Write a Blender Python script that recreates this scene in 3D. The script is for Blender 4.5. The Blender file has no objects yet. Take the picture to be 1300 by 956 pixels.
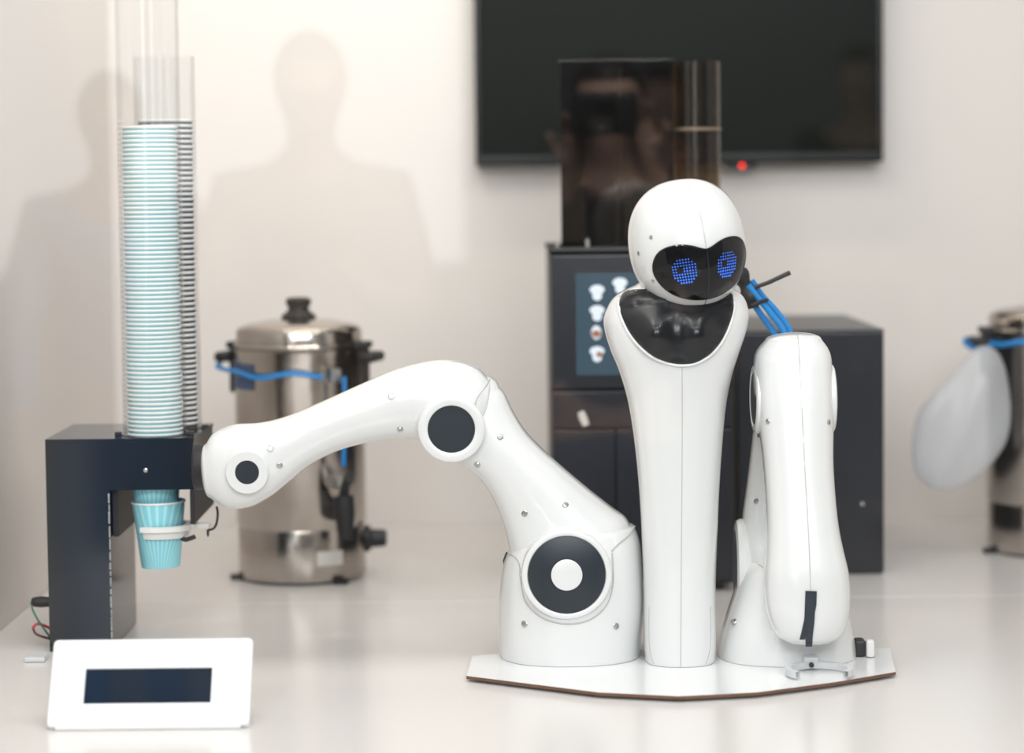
import bpy, bmesh, math, random
from math import sin, cos, pi, radians, sqrt, atan2
from mathutils import Vector, Matrix
from mathutils.geometry import delaunay_2d_cdt
random.seed(7)
S = bpy.context.scene
C = S.collection

# ------------------------------------------------------------------ camera
FPX = 3069.0                      # 85 mm lens on a 36 mm wide frame, in pixels of a 1300 wide image
PITCH, ROLL = radians(3.6), radians(0.62)
ZC = 0.95                         # counter height
H = 0.6814                        # lens above the counter
CAM = Vector((0, 0, ZC + H))
fw = Vector((0, cos(PITCH), -sin(PITCH)))
r0 = Vector((1, 0, 0)); u0 = Vector((0, sin(PITCH), cos(PITCH)))
rt = r0 * cos(ROLL) - u0 * sin(ROLL)
up = u0 * cos(ROLL) + r0 * sin(ROLL)
cd = bpy.data.cameras.new('camera'); cam = bpy.data.objects.new('camera', cd); C.objects.link(cam)
M = Matrix((rt, up, -fw)).transposed().to_4x4(); M.translation = CAM
cam.matrix_world = M
cd.sensor_width = 36; cd.lens = 85; cd.shift_y = -45.0 / 1300
cd.clip_start = 0.05; cd.clip_end = 60
cd.dof.use_dof = True; cd.dof.focus_distance = 3.42; cd.dof.aperture_fstop = 1.9
S.camera = cam

def P(px, py, Y):
    d = rt * ((px - 650) / FPX) + up * ((433 - py) / FPX) + fw
    return CAM + d * (Y / d.y)
def G(px, py, z):
    d = rt * ((px - 650) / FPX) + up * ((433 - py) / FPX) + fw
    return CAM + d * ((z - CAM.z) / d.z)
def zat(px, py, Y): return P(px, py, Y).z
def xat(px, py, Y): return P(px, py, Y).x
def mpx(Y): return Y / FPX        # metres per pixel at depth Y

# ------------------------------------------------------------------ world, lights, exposure
S.view_settings.view_transform = 'Standard'; S.view_settings.look = 'None'
S.view_settings.gamma = 1; S.view_settings.use_curve_mapping = False
S.view_settings.exposure = 0.27
S.cycles.transparent_max_bounces = 40
W = bpy.data.worlds.new('hall'); S.world = W; W.use_nodes = True
bg = W.node_tree.nodes['Background']
bg.inputs[0].default_value = (0.95, 0.97, 1.0, 1); bg.inputs[1].default_value = 0.17

def area(name, loc, target, size, power, col=(1, 1, 1), shape='RECTANGLE', sy=None):
    l = bpy.data.lights.new(name, 'AREA'); l.energy = power; l.color = col
    l.shape = shape; l.size = size
    if sy: l.size_y = sy
    o = bpy.data.objects.new(name, l); C.objects.link(o); o.location = loc
    o.rotation_euler = (Vector(target) - Vector(loc)).to_track_quat('-Z', 'Y').to_euler()
    return o
# the pane of the shop front: its normal meets the lens a little up and right of the middle
PN = (P(765, 145, 3.0) - CAM).normalized(); PC = Vector((0.45, 2.47, 1.9))
def mirror(v): v = Vector(v); return v - PN * (2 * (v - PC).dot(PN))
area('ceiling_light_panel', (0.1, 3.0, 2.95), (0.1, 3.35, 0.9), 1.9, 14, (1, .975, .945), 'RECTANGLE', 0.9)
area('hall_ceiling_light', (0.3, 0.1, 2.75), (0.2, 3.6, 1.2), 2.6, 72, (.97, .99, 1.0), 'RECTANGLE', 0.8)
dl = mirror(P(250, 40, 8.6)); area('hall_daylight', dl, (0, 3.6, 1.3), 1.9, 24, (.96, .98, 1.0), 'RECTANGLE', 1.7)
area('wall_washer', (-0.15, 4.35, 2.75), (-0.15, 4.95, 1.75), 1.2, 5.0, (1, .88, .72), 'RECTANGLE', 0.12)
area('onlooker_fill', (0.3, 0.9, 2.9), (0.3, -1.6, 1.4), 1.2, 110, (1, .97, .93), 'RECTANGLE', 0.5)  # added fill that brightens the onlookers so their reflections show
for x, y, p in ((-0.75, 2.2, 3), (-0.2, 2.0, 3), (0.35, 2.1, 3), (0.95, 2.3, 3), (-0.35, 2.85, 1.8), (0.75, 2.9, 1.8)):
    area('downlight', (x, y, 2.85), (x * .8 + .05, y + .35, 0.9), 0.11, p, (1, .97, .92), 'DISK')

# ------------------------------------------------------------------ materials
MAT = {}
def mat(name, col, rough=.4, metal=0, coat=0, spec=.5, noise=0, nscale=20, bump=0, emit=None, estr=0, col2=None, trans=0):
    m = bpy.data.materials.new(name); m.use_nodes = True
    nt = m.node_tree; b = nt.nodes['Principled BSDF']
    b.inputs['Base Color'].default_value = (*col, 1); b.inputs['Roughness'].default_value = rough
    b.inputs['Metallic'].default_value = metal; b.inputs['Coat Weight'].default_value = coat
    b.inputs['Coat Roughness'].default_value = .04
    b.inputs['Specular IOR Level'].default_value = spec
    b.inputs['Transmission Weight'].default_value = trans
    if emit: b.inputs['Emission Color'].default_value = (*emit, 1); b.inputs['Emission Strength'].default_value = estr
    if noise or bump:
        tc = nt.nodes.new('ShaderNodeTexCoord'); n = nt.nodes.new('ShaderNodeTexNoise')
        n.inputs['Scale'].default_value = nscale; n.inputs['Detail'].default_value = 4
        nt.links.new(tc.outputs['Object'], n.inputs['Vector'])
        if noise:
            mx = nt.nodes.new('ShaderNodeMix'); mx.data_type = 'RGBA'
            c2 = col2 or tuple(max(0, c * (1 - noise)) for c in col)
            mx.inputs['A'].default_value = (*col, 1); mx.inputs['B'].default_value = (*c2, 1)
            nt.links.new(n.outputs['Fac'], mx.inputs['Factor']); nt.links.new(mx.outputs['Result'], b.inputs['Base Color'])
        if bump:
            bp = nt.nodes.new('ShaderNodeBump'); bp.inputs['Strength'].default_value = bump; bp.inputs['Distance'].default_value = .002
            nt.links.new(n.outputs['Fac'], bp.inputs['Height']); nt.links.new(bp.outputs['Normal'], b.inputs['Normal'])
    MAT[name] = m
    return m
def clear(name, tint, ior=1.45, rough=0.0, gl=(1, 1, 1), gain=1.0):
    """thin clear sheet: tinted transparency with a fresnel reflection"""
    m = bpy.data.materials.new(name); m.use_nodes = True; nt = m.node_tree
    for n in list(nt.nodes): nt.nodes.remove(n)
    o = nt.nodes.new('ShaderNodeOutputMaterial'); mx = nt.nodes.new('ShaderNodeMixShader')
    t = nt.nodes.new('ShaderNodeBsdfTransparent'); g = nt.nodes.new('ShaderNodeBsdfGlossy'); lw = nt.nodes.new('ShaderNodeLayerWeight')
    t.inputs[0].default_value = (*tint, 1); g.inputs['Roughness'].default_value = rough; g.inputs['Color'].default_value = (*gl, 1)
    lw.inputs[0].default_value = .5
    f0 = ((ior - 1) / (ior + 1)) ** 2
    pw = nt.nodes.new('ShaderNodeMath'); pw.operation = 'POWER'; pw.inputs[1].default_value = 5
    nt.links.new(lw.outputs['Facing'], pw.inputs[0])
    mu = nt.nodes.new('ShaderNodeMath'); mu.operation = 'MULTIPLY_ADD'; mu.inputs[1].default_value = (1 - f0) * gain; mu.inputs[2].default_value = f0 * gain; mu.use_clamp = True
    nt.links.new(pw.outputs[0], mu.inputs[0]); src = mu.outputs[0]
    nt.links.new(src, mx.inputs[0]); nt.links.new(t.outputs[0], mx.inputs[1]); nt.links.new(g.outputs[0], mx.inputs[2])
    nt.links.new(mx.outputs[0], o.inputs[0]); MAT[name] = m
    return m
mat('robot_white', (.74, .747, .747), .3, coat=1.0, noise=.015, nscale=6)
mat('robot_trim', (.75, .76, .755), .22, coat=.3, noise=.02, nscale=8)
mat('seam', (.48, .48, .47), .5, noise=.1)
mat('gap', (.06, .07, .075), .5, noise=.1)
mat('disc_black', (.018, .026, .034), .38, spec=.4, noise=.15, nscale=30)
mat('gloss_black', (.005, .005, .006), .07, spec=.32, noise=.1, nscale=10)
mat('chest_black', (.008, .009, .011), .27, spec=.45, noise=.1, nscale=10)
mat('acrylic_black', (.012, .016, .022), .12, spec=.6, noise=.25, nscale=5)
mat('matte_black', (.016, .016, .018), .45, noise=.3, nscale=12)
mat('box_black', (.017, .019, .026), .30, noise=.3, nscale=9)
mat('chipped_edge', (.55, .57, .58), .7, noise=.9, nscale=160)
mat('tv_black', (.0055, .0075, .0055), .32, spec=.05, noise=.1, nscale=3)
mat('tv_bezel', (.008, .009, .009), .3, spec=.25, noise=.1)
mat('rubber', (.015, .014, .014), .5, bump=.2, nscale=60)
mat('screw_steel', (.55, .55, .54), .28, metal=1, noise=.15, nscale=90)
mat('wall_paint', (.79, .75, .722), .62, noise=.03, nscale=3, bump=.05)
mat('side_paint', (.78, .74, .715), .55, noise=.03, nscale=3, bump=.05)
mat('counter_white', (.74, .71, .69), .22, noise=.03, nscale=4)
mat('counter_edge', (.42, .39, .36), .6, noise=.2)
mat('floor_grey', (.35, .34, .33), .6, noise=.2, nscale=3)
mat('plate_white', (.80, .81, .82), .2, noise=.02, nscale=5)
mat('plate_core', (.20, .10, .06), .8, noise=.5, nscale=60)
mat('paper_white', (.86, .86, .86), .5, noise=.03, nscale=50)
mat('paper_teal', (.30, .64, .67), .5, noise=.1, nscale=40)
mat('paper_dark', (.035, .035, .038), .5, noise=.2, nscale=40)
mat('cable_blue', (.01, .25, .66), .35, noise=.15, nscale=40)
mat('cable_green', (.02, .20, .13), .4, noise=.15, nscale=40)
mat('cable_red', (.50, .03, .03), .4, noise=.15, nscale=40)
mat('cable_brown', (.10, .02, .02), .4, noise=.15, nscale=40)
mat('navy_tape', (.012, .020, .034), .45, bump=.3, nscale=50)
mat('tape_blue', (.05, .09, .19), .5, noise=.3, nscale=20)
mat('screen_navy', (.004, .012, .028), .3, spec=.15, noise=.1)
mat('tablet_white', (.88, .885, .90), .3, noise=.01)
mat('led_blue', (.02, .06, .3), .4, emit=(.03, .18, 1.0), estr=1.5)
mat('led_red', (.3, .0, .0), .4, emit=(1, .03, .02), estr=3.0)
mat('ui_blue', (.01, .02, .03), .2, emit=(.055, .10, .135), estr=.6)
mat('ui_white', (.3, .3, .3), .3, emit=(.62, .70, .80), estr=.75)
mat('ui_brown', (.1, .05, .03), .3, emit=(.42, .16, .09), estr=.6)
mat('label_white', (.72, .70, .67), .5, noise=.1, nscale=60)
mat('frosted', (.80, .82, .84), .35, trans=.25, noise=.05)
mat('gripper_white', (.80, .79, .77), .35, noise=.04, nscale=30)
clear('acrylic_clear', (.98, .982, .982), 1.45, gain=.9)
clear('smoked', (.42, .40, .37), 1.4, .04)
clear('smoked_brown', (.66, .58, .47), 1.4, .04)
clear('pane', (.985, .99, .988), 1.5, gain=.55)
m = clear('film', (.80, .81, .83), 1.4, .3); nt = m.node_tree
df = nt.nodes.new('ShaderNodeBsdfDiffuse'); df.inputs[0].default_value = (.86, .87, .90, 1); mx = nt.nodes.new('ShaderNodeMixShader'); mx.inputs[0].default_value = .30
out = [n for n in nt.nodes if n.type == 'OUTPUT_MATERIAL'][0]; old = out.inputs[0].links[0].from_socket
nt.links.new(old, mx.inputs[1]); nt.links.new(df.outputs[0], mx.inputs[2]); nt.links.new(mx.outputs[0], out.inputs[0])
# brushed, slightly stained steel
def steel():
    m = mat('urn_steel', (.52, .48, .44), .24, metal=1); nt = m.node_tree; b = nt.nodes['Principled BSDF']
    tc = nt.nodes.new('ShaderNodeTexCoord'); mp = nt.nodes.new('ShaderNodeMapping'); mp.inputs['Scale'].default_value = (1, 1, 40)
    n = nt.nodes.new('ShaderNodeTexNoise'); n.inputs['Scale'].default_value = 9; n.inputs['Detail'].default_value = 5
    n2 = nt.nodes.new('ShaderNodeTexNoise'); n2.inputs['Scale'].default_value = 14
    cr = nt.nodes.new('ShaderNodeMapRange'); cr.inputs[3].default_value = .10; cr.inputs[4].default_value = .26
    mx = nt.nodes.new('ShaderNodeMix'); mx.data_type = 'RGBA'
    mx.inputs['A'].default_value = (.60, .565, .53, 1); mx.inputs['B'].default_value = (.36, .31, .27, 1)
    nt.links.new(tc.outputs['Object'], mp.inputs[0]); nt.links.new(mp.outputs[0], n.inputs['Vector']); nt.links.new(tc.outputs['Object'], n2.inputs['Vector'])
    nt.links.new(n.outputs['Fac'], cr.inputs[0]); nt.links.new(cr.outputs[0], b.inputs['Roughness'])
    nt.links.new(n2.outputs['Fac'], mx.inputs['Factor']); nt.links.new(mx.outputs['Result'], b.inputs['Base Color'])
steel()
# printed cup: teal with fine slanting rays
def cupmat():
    m = mat('cup_print', (.20, .56, .62), .45); nt = m.node_tree; b = nt.nodes['Principled BSDF']
    tc = nt.nodes.new('ShaderNodeTexCoord'); sp = nt.nodes.new('ShaderNodeSeparateXYZ')
    at = nt.nodes.new('ShaderNodeMath'); at.operation = 'ARCTAN2'
    nt.links.new(tc.outputs['Object'], sp.inputs[0]); nt.links.new(sp.outputs[0], at.inputs[0]); 
    ng = nt.nodes.new('ShaderNodeMath'); ng.operation = 'MULTIPLY'; ng.inputs[1].default_value = -1; nt.links.new(sp.outputs[1], ng.inputs[0]); nt.links.new(ng.outputs[0], at.inputs[1])
    def math(op, a, bb):
        k = nt.nodes.new('ShaderNodeMath'); k.operation = op
        for i, v in enumerate((a, bb)):
            if isinstance(v, (int, float)): k.inputs[i].default_value = v
            else: nt.links.new(v, k.inputs[i])
        return k.outputs[0]
    # rays fan out from a point under the cup: angle / (z + offset)
    d = math('DIVIDE', at.outputs[0], math('ADD', sp.outputs[2], .045))
    s = math('SINE', math('MULTIPLY', d, 2.6), 0)
    mr = nt.nodes.new('ShaderNodeMapRange'); mr.inputs[1].default_value = -.2; mr.inputs[2].default_value = 1
    nt.links.new(s, mr.inputs[0])
    mx = nt.nodes.new('ShaderNodeMix'); mx.data_type = 'RGBA'
    mx.inputs['A'].default_value = (.24, .64, .74, 1); mx.inputs['B'].default_value = (.44, .78, .83, 1)
    nt.links.new(mr.outputs[0], mx.inputs['Factor']); nt.links.new(mx.outputs['Result'], b.inputs['Base Color'])
cupmat()

# ------------------------------------------------------------------ mesh helpers
ROOT = {}
def origin_of(o):
    while o.parent: o = o.parent
    return o.location.copy()
def mk(name, V, F, m, parent=None, origin=None, smooth=True, kind=None, sharp=None):
    me = bpy.data.meshes.new(name)
    off = origin_of(parent) if parent else Vector(origin or (0, 0, 0))
    me.from_pydata([Vector(v) - off for v in V], [], F)
    mats = m if isinstance(m, (list, tuple)) else [m]
    for q in mats: me.materials.append(MAT[q])
    bm = bmesh.new(); bm.from_mesh(me); bmesh.ops.recalc_face_normals(bm, faces=bm.faces); bm.to_mesh(me); bm.free()
    if smooth:
        me.polygons.foreach_set('use_smooth', [True] * len(me.polygons))
        me.set_sharp_from_angle(angle=radians(sharp or 40))
    o = bpy.data.objects.new(name, me); C.objects.link(o)
    if smooth and len(V) <= 220: o.modifiers.new('weighted_normals', 'WEIGHTED_NORMAL').keep_sharp = True
    if parent: o.parent = parent
    else: o.location = off
    if kind: o['kind'] = kind
    return o
def tag(o, label, cat, group=None):
    o['label'] = label; o['category'] = cat
    if group: o['group'] = group
    return o
def thing(name, loc, label, cat, group=None):
    o = bpy.data.objects.new(name, None); C.objects.link(o); o.location = loc; o.empty_display_size = .05
    return tag(o, label, cat, group)
class MB:
    def __init__(s): s.V = []; s.F = []
    def add(s, V, F):
        n = len(s.V); s.V += [Vector(v) for v in V]; s.F += [tuple(i + n for i in f) for f in F]; return s
    def tf(s, Mx): s.V = [Mx @ v for v in s.V]; return s
def boxg(x0, x1, y0, y1, z0, z1, bev=.002, seg=2):
    bm = bmesh.new(); bmesh.ops.create_cube(bm, size=1)
    for v in bm.verts:
        v.co = Vector(((x0 + x1) / 2 + v.co.x * (x1 - x0), (y0 + y1) / 2 + v.co.y * (y1 - y0), (z0 + z1) / 2 + v.co.z * (z1 - z0)))
    if bev: bmesh.ops.bevel(bm, geom=bm.edges[:], offset=bev, segments=seg, profile=.5, affect='EDGES')
    bm.verts.index_update()
    V = [v.co.copy() for v in bm.verts]; F = [tuple(v.index for v in f.verts) for f in bm.faces]; bm.free()
    return V, F
def lathe(prof, n=48, c=(0, 0, 0), axis='Z', a0=0, a1=2 * pi):
    """prof: list of (r, h). axis Z up, or Y (h towards the camera = -Y), or X"""
    V = []; F = []; full = abs(a1 - a0 - 2 * pi) < 1e-6; k = n if full else n + 1
    for r, h in prof:
        for i in range(k):
            a = a0 + (a1 - a0) * i / n; x = r * cos(a); y = r * sin(a)
            p = (x, y, h) if axis == 'Z' else ((x, -h, y) if axis == 'Y' else (h, x, y))
            V.append(Vector(c) + Vector(p))
    for j in range(len(prof) - 1):
        for i in range(n):
            i2 = (i + 1) % k
            F.append((j * k + i, j * k + i2, (j + 1) * k + i2, (j + 1) * k + i))
    if full:
        if prof[0][0] > 1e-6: F.append(tuple(reversed(range(k))))
        if prof[-1][0] > 1e-6: F.append(tuple((len(prof) - 1) * k + i for i in range(k)))
    return V, F
def tube(pts, r, n=10, closed=False):
    pts = [Vector(p) for p in pts]; V = []; F = []; m = len(pts)
    rr = r if isinstance(r, (list, tuple)) else [r] * m
    prev = None
    for i, p in enumerate(pts):
        a = pts[(i - 1) % m] if (closed or i) else p; b = pts[(i + 1) % m] if (closed or i < m - 1) else p
        t = (b - a).normalized()
        if prev is None:
            ref = Vector((0, 0, 1)) if abs(t.z) < .9 else Vector((1, 0, 0)); nrm = t.cross(ref).normalized()
        else: nrm = (prev - t * prev.dot(t)).normalized()
        prev = nrm; bn = t.cross(nrm)
        for k in range(n):
            an = 2 * pi * k / n; V.append(p + (nrm * cos(an) + bn * sin(an)) * rr[i])
    for i in range(m if closed else m - 1):
        j = (i + 1) % m
        for k in range(n): F.append((i * n + k, i * n + (k + 1) % n, j * n + (k + 1) % n, j * n + k))
    if not closed: F.append(tuple(reversed(range(n)))); F.append(tuple((m - 1) * n + k for k in range(n)))
    return V, F
def cr(seq, sub, closed=False):
    """Catmull-Rom through tuples of numbers"""
    out = []; n = len(seq)
    rng = n if closed else n - 1
    for i in range(rng):
        if closed: p0, p1, p2, p3 = seq[i - 1], seq[i], seq[(i + 1) % n], seq[(i + 2) % n]
        else: p0, p1, p2, p3 = seq[max(i - 1, 0)], seq[i], seq[i + 1], seq[min(i + 2, n - 1)]
        for k in range(sub):
            t = k / sub
            out.append(tuple(.5 * ((2 * b) + (c - a) * t + (2 * a - 5 * b + 4 * c - d) * t * t + (3 * b - a - 3 * c + d) * t ** 3) for a, b, c, d in zip(p0, p1, p2, p3)))
    if not closed: out.append(tuple(seq[-1]))
    return out
def spline3(pts, sub=6, closed=False): return [Vector(p) for p in cr([tuple(p) for p in pts], sub, closed)]
def sections(pairs, sub=6):
    """pairs (ax, ay, bx, by, Y, halfdepth): opposite silhouette points in photo pixels at depth Y"""
    out = []
    for ax, ay, bx, by, Y, d in cr(pairs, sub):
        A = P(ax, ay, Y); B = P(bx, by, Y)
        out.append(((A + B) / 2, (B - A) / 2, d))
    return out
def loft(secs, n=48, ex=2.35, cap0=0, cap1=0, zmin=None):
    secs = list(secs); K = 7
    def capsecs(s0, s1, L):
        t = (s0[0] - s1[0]).normalized(); res = []
        for k in range(1, K + 1):
            a = k / K * pi / 2 * .985
            res.append((s0[0] + t * L * sin(a), s0[1] * cos(a), s0[2] * cos(a)))
        return res
    if cap1: secs = secs + capsecs(secs[-1], secs[-2], cap1)
    if cap0: secs = list(reversed(capsecs(secs[0], secs[1], cap0))) + secs
    V = []; F = []
    for c, e, d in secs:
        for i in range(n):
            a = 2 * pi * i / n; ca, sa = cos(a), sin(a)
            x = math.copysign(abs(ca) ** (2 / ex), ca); y = math.copysign(abs(sa) ** (2 / ex), sa)
            p = c + e * x + Vector((0, -d * y, 0))
            if zmin is not None and p.z < zmin: p.z = zmin
            V.append(p)
    m = len(secs)
    for j in range(m - 1):
        for i in range(n): F.append((j * n + i, j * n + (i + 1) % n, (j + 1) * n + (i + 1) % n, (j + 1) * n + i))
    F.append(tuple(reversed(range(n)))); F.append(tuple((m - 1) * n + i for i in range(n)))
    return V, F
def front_y(secs, p, ex=2.35):
    """front surface y of a loft near point p (x, z): uses the nearest section band"""
    best = None
    for c, e, d in secs:
        L2 = e.x * e.x + e.z * e.z
        if L2 < 1e-8: continue
        q = Vector((p.x - c.x, 0, p.z - c.z)); u = (q.x * e.x + q.z * e.z) / L2
        off = (q - Vector((e.x, 0, e.z)) * u).length
        if abs(u) < 1 and (best is None or off < best[0]): best = (off, c.y - d * (1 - abs(u) ** ex) ** (1 / ex))
    return best[1] if best else None
def patch(outline, fn, step, off, skirt):
    """closed outline in 2-D parameter space -> raised sheet on a surface; fn(u, v, off) -> 3-D point"""
    us = [p[0] for p in outline]; vs = [p[1] for p in outline]
    def inside(x, y):
        r = False; j = len(outline) - 1
        for i in range(len(outline)):
            xi, yi = outline[i][:2]; xj, yj = outline[j][:2]
            if (yi > y) != (yj > y) and x < (xj - xi) * (y - yi) / (yj - yi) + xi: r = not r
            j = i
        return r
    pts = [Vector(p[:2]) for p in outline]; nb = len(pts)
    y = min(vs) + step / 2; row = 0
    while y < max(vs):
        x = min(us) + (step / 2 if row % 2 else 0)
        while x < max(us):
            if inside(x, y) and min((Vector((x, y)) - q).length for q in pts[:nb]) > step * .55: pts.append(Vector((x, y)))
            x += step
        y += step * .87; row += 1
    v2, e2, f2, ov, oe, of = delaunay_2d_cdt(pts, [], [list(range(nb))], 1, 1e-5)
    V = [fn(p.x, p.y, off) for p in v2]; F = [tuple(f) for f in f2]
    # skirt around the boundary
    cnt = {}
    for f in F:
        for a, b in zip(f, f[1:] + f[:1]): cnt[(min(a, b), max(a, b))] = cnt.get((min(a, b), max(a, b)), 0) + 1
    low = {}
    for (a, b), k in cnt.items():
        if k == 1:
            for i in (a, b):
                if i not in low: low[i] = len(V); V.append(fn(v2[i].x, v2[i].y, -skirt))
            F.append((a, b, low[b], low[a]))
    return V, F

# ------------------------------------------------------------------ the room
YW = G(700, 664, ZC).y                        # back wall
XL = G(0, 800, ZC).x                          # left wall
XR = 2.1
YF = 2.55                                     # front edge of the counter
zf = 0.0; zt = 3.0
mk('wall_back', *boxg(XL - .1, XR + .1, YW, YW + .1, zf, zt, 0), 'wall_paint', kind='structure')
mk('wall_left', *boxg(XL - .1, XL, YF, YW, zf, zt, 0), 'side_paint', kind='structure')
mk('wall_right', *boxg(XR, XR + .1, YF, YW, zf, zt, 0), 'side_paint', kind='structure')
mk('floor', *boxg(-5, 5, -8, YW + .1, -.1, 0, 0), 'floor_grey', kind='structure')
ys = G(600, 763, ZC).y                        # joint between the two worktop boards
ct = thing('counter', ((XL + XR) / 2, (YF + YW) / 2, 0), 'long white serving counter that carries the robot and machines', 'counter')
mk('top_board', *boxg(XL + .001, XR - .001, YF, ys - .0012, ZC - .03, ZC, .0015), 'counter_white', ct)
mk('top_board', *boxg(XL + .001, XR - .001, ys + .0012, YW - .001, ZC - .03, ZC, .0015), 'counter_white', ct)
mk('front_panel', *boxg(XL + .001, XR - .001, YF + .03, YF + .06, .0, ZC - .03, .001), 'counter_white', ct)
mk('support_panel', *boxg(XL + .01, XR - .01, YF + .06, YW - .01, ZC - .05, ZC - .031, .001), 'counter_edge', ct)

# ------------------------------------------------------------------ television on the wall
Yt = YW - .07
tl = P(604, 210, Yt); trr = P(1121, 207, Yt)
tv = thing('television', ((tl.x + trr.x) / 2, Yt, tl.z), 'large black flat television hung on the back wall', 'television')
zb = (tl.z + trr.z) / 2; tw = trr.x - tl.x; zt2 = zb + tw * .60
mk('housing', *boxg(tl.x, trr.x, Yt, YW - .001, zb, zt2, .006), 'tv_bezel', tv)
mk('screen', *boxg(tl.x + .012, trr.x - .012, Yt - .002, Yt + .004, zb + .022, zt2 - .012, .0008), 'tv_black', tv)
bz = MB()
bz.add(*boxg(tl.x, trr.x, Yt - .006, Yt + .002, zb, zb + .021, .003))
bz.add(*boxg(tl.x, tl.x + .012, Yt - .006, Yt + .002, zb + .0215, zt2, .003))
bz.add(*boxg(trr.x - .012, trr.x, Yt - .006, Yt + .002, zb + .0215, zt2, .003))
mk('bezel', bz.V, bz.F, 'tv_bezel', tv)
c = P(942, 214, Yt)
mk('sensor_bar', *boxg(c.x - .03, c.x + .03, Yt, Yt + .02, zb - .009, zb, .002), 'tv_bezel', tv)
o = mk('standby_light', *lathe([(.004, 0), (.004, .002), (.0025, .0035), (0, .004)], 16, (c.x, Yt, zb - .0045), 'Y'), 'led_red', tv); o['label'] = 'small red standby light'

# ------------------------------------------------------------------ coffee machine with tall smoked hopper
Ym = G(912, 752, ZC).y
xa = xat(700, 540, Ym); xb = xat(932, 540, Ym)
def zm(py, Y=None): return zat(760, py, Y or Ym)
cmz = zm(320)
cm = thing('coffee_machine', ((xa + xb) / 2, Ym + .2, ZC), 'tall black coffee machine with lit touchscreen and smoked bean hopper behind the robot', 'coffee machine')
mk('body', *boxg(xa, xb, Ym + .012, Ym + .40, ZC + .012, cmz, .005), 'matte_black', cm)
for dx in (.03, xb - xa - .03):
    for dy in (.05, .35): mk('foot', *lathe([(.016, 0), (.016, .012)], 16, (xa + dx, Ym + dy, ZC)), 'rubber', cm)
dz = zm(495)
dr = mk('door_panel', *boxg(xa + .002, xb - .002, Ym - .004, Ym + .012, dz + .002, cmz - .004, .004), 'box_black', cm)
mk('top_plate', *boxg(xa - .003, xb + .003, Ym - .008, Ym + .402, cmz, cmz + .008, .002), 'matte_black', cm)
sx0 = xat(731, 400, Ym); sx1 = sx0 + .135; sz0 = zm(476); sz1 = zm(347)
o = mk('touchscreen', *boxg(sx0, sx1, Ym - .0065, Ym - .003, sz0, sz1, .0008), 'ui_blue', dr); o['label'] = 'blue-lit menu screen'
# drinks pictured on the screen
def icon(px, py, w, h, m, body):
    c = P(px, py, Ym - .0068); k = mpx(Ym); b = MB()
    for (dx, dy, rw, rh) in body:
        V = []; n = 20
        for i in range(n):
            a = 2 * pi * i / n; V.append((c.x + (dx * w + rw * w * cos(a)) * k, Ym - .0069, c.z + (dy * h + rh * h * sin(a)) * k))
        b.add(V, [tuple(range(n))])
    return b
for px, py in ((758, 371), (758, 397), (758, 449), (787, 362)):
    b = icon(px, py, 18, 18, 'ui_white', [(0, .18, .52, .34)]); b.add(*icon(px, py, 18, 18, '', [(0, -.25, .34, .34)]).__dict__.values())
    mk('drink_icon', [v - Vector((0, .0002 * (i // 20), 0)) for i, v in enumerate(b.V)], b.F, 'ui_white', dr)
b = icon(757, 424, 16, 18, '', [(0, .1, .4, .5)]); mk('drink_icon', b.V, b.F, 'ui_white', dr)
b = icon(757, 423, 16, 18, '', [(0, -.05, .36, .26)]); mk('drink_icon', [v - Vector((0, .0004, 0)) for v in b.V], b.F, 'ui_brown', dr)
b = icon(761, 450, 8, 9, '', [(0, 0, .5, .4)]); mk('drink_icon', [v - Vector((0, .0006, 0)) for v in b.V], b.F, 'ui_brown', dr)
zl = zm(545)
mk('drip_panel', *boxg(xa + .002, xb - .002, Ym - .001, Ym + .012, zl + .002, dz - .002, .003), 'box_black', cm)
xm = xat(782, 600, Ym)
mk('lower_panel', *boxg(xa + .002, xm - .001, Ym + .002, Ym + .012, ZC + .02, zl - .001, .003), 'box_black', cm)
mk('lower_panel', *boxg(xm + .001, xb - .002, Ym + .002, Ym + .012, ZC + .02, zl - .001, .003), 'box_black', cm)
c0 = P(737, 523, Ym - .008); c1 = P(744, 540, Ym - .008)
mk('spout_tag', *tube([c0, c0.lerp(c1, .5), c1], [.006, .0075, .006], 12), 'label_white', cm)
for px in (746, 708):
    c = P(px, 316, Ym + .02)
    mk('pin', *lathe([(.004, 0), (.004, .012 if px == 746 else .006), (0, .016 if px == 746 else .009)], 14, (c.x, Ym + .02, cmz + .008)), 'screw_steel', cm)
# hopper: two square smoked bins and a round one
Yh = Ym + .05
hx0 = xat(712, 200, Yh); hx1 = xat(917, 200, Yh); hz0 = cmz + .008; hz1 = zat(800, 78, Yh); hd = .17
hb = MB()
def sheet(x0, x1, y0, y1, z0=hz0, z1=hz1): hb.add(*boxg(x0, x1, y0, y1, z0, z1, .0006, 1))
hm = xat(856, 200, Yh)
sheet(hx0, hm, Yh, Yh + .003); sheet(hx0, hx0 + .003, Yh + .004, Yh + hd); sheet(hm - .003, hm, Yh + .004, Yh + hd); sheet(hx0 + .004, hm - .004, Yh + hd - .003, Yh + hd)
hop = mk('hopper', hb.V, hb.F, 'smoked', cm); hop['label'] = 'square smoked acrylic hopper'
mk('divider', *boxg(xat(790, 200, Yh), xat(790, 200, Yh) + .003, Yh + .004, Yh + hd - .004, hz0, hz1 - .01, .0005, 1), 'matte_black', hop)
mk('auger_column', *boxg(xat(745, 200, Yh + .02), xat(782, 200, Yh + .02), Yh + .06, Yh + .12, hz0, zat(760, 150, Yh + .05), .006), 'matte_black', hop)
hr = (hx1 - hm) / 2; hc = ((hx1 + hm) / 2 + .001, Yh + .04, hz0)
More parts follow.
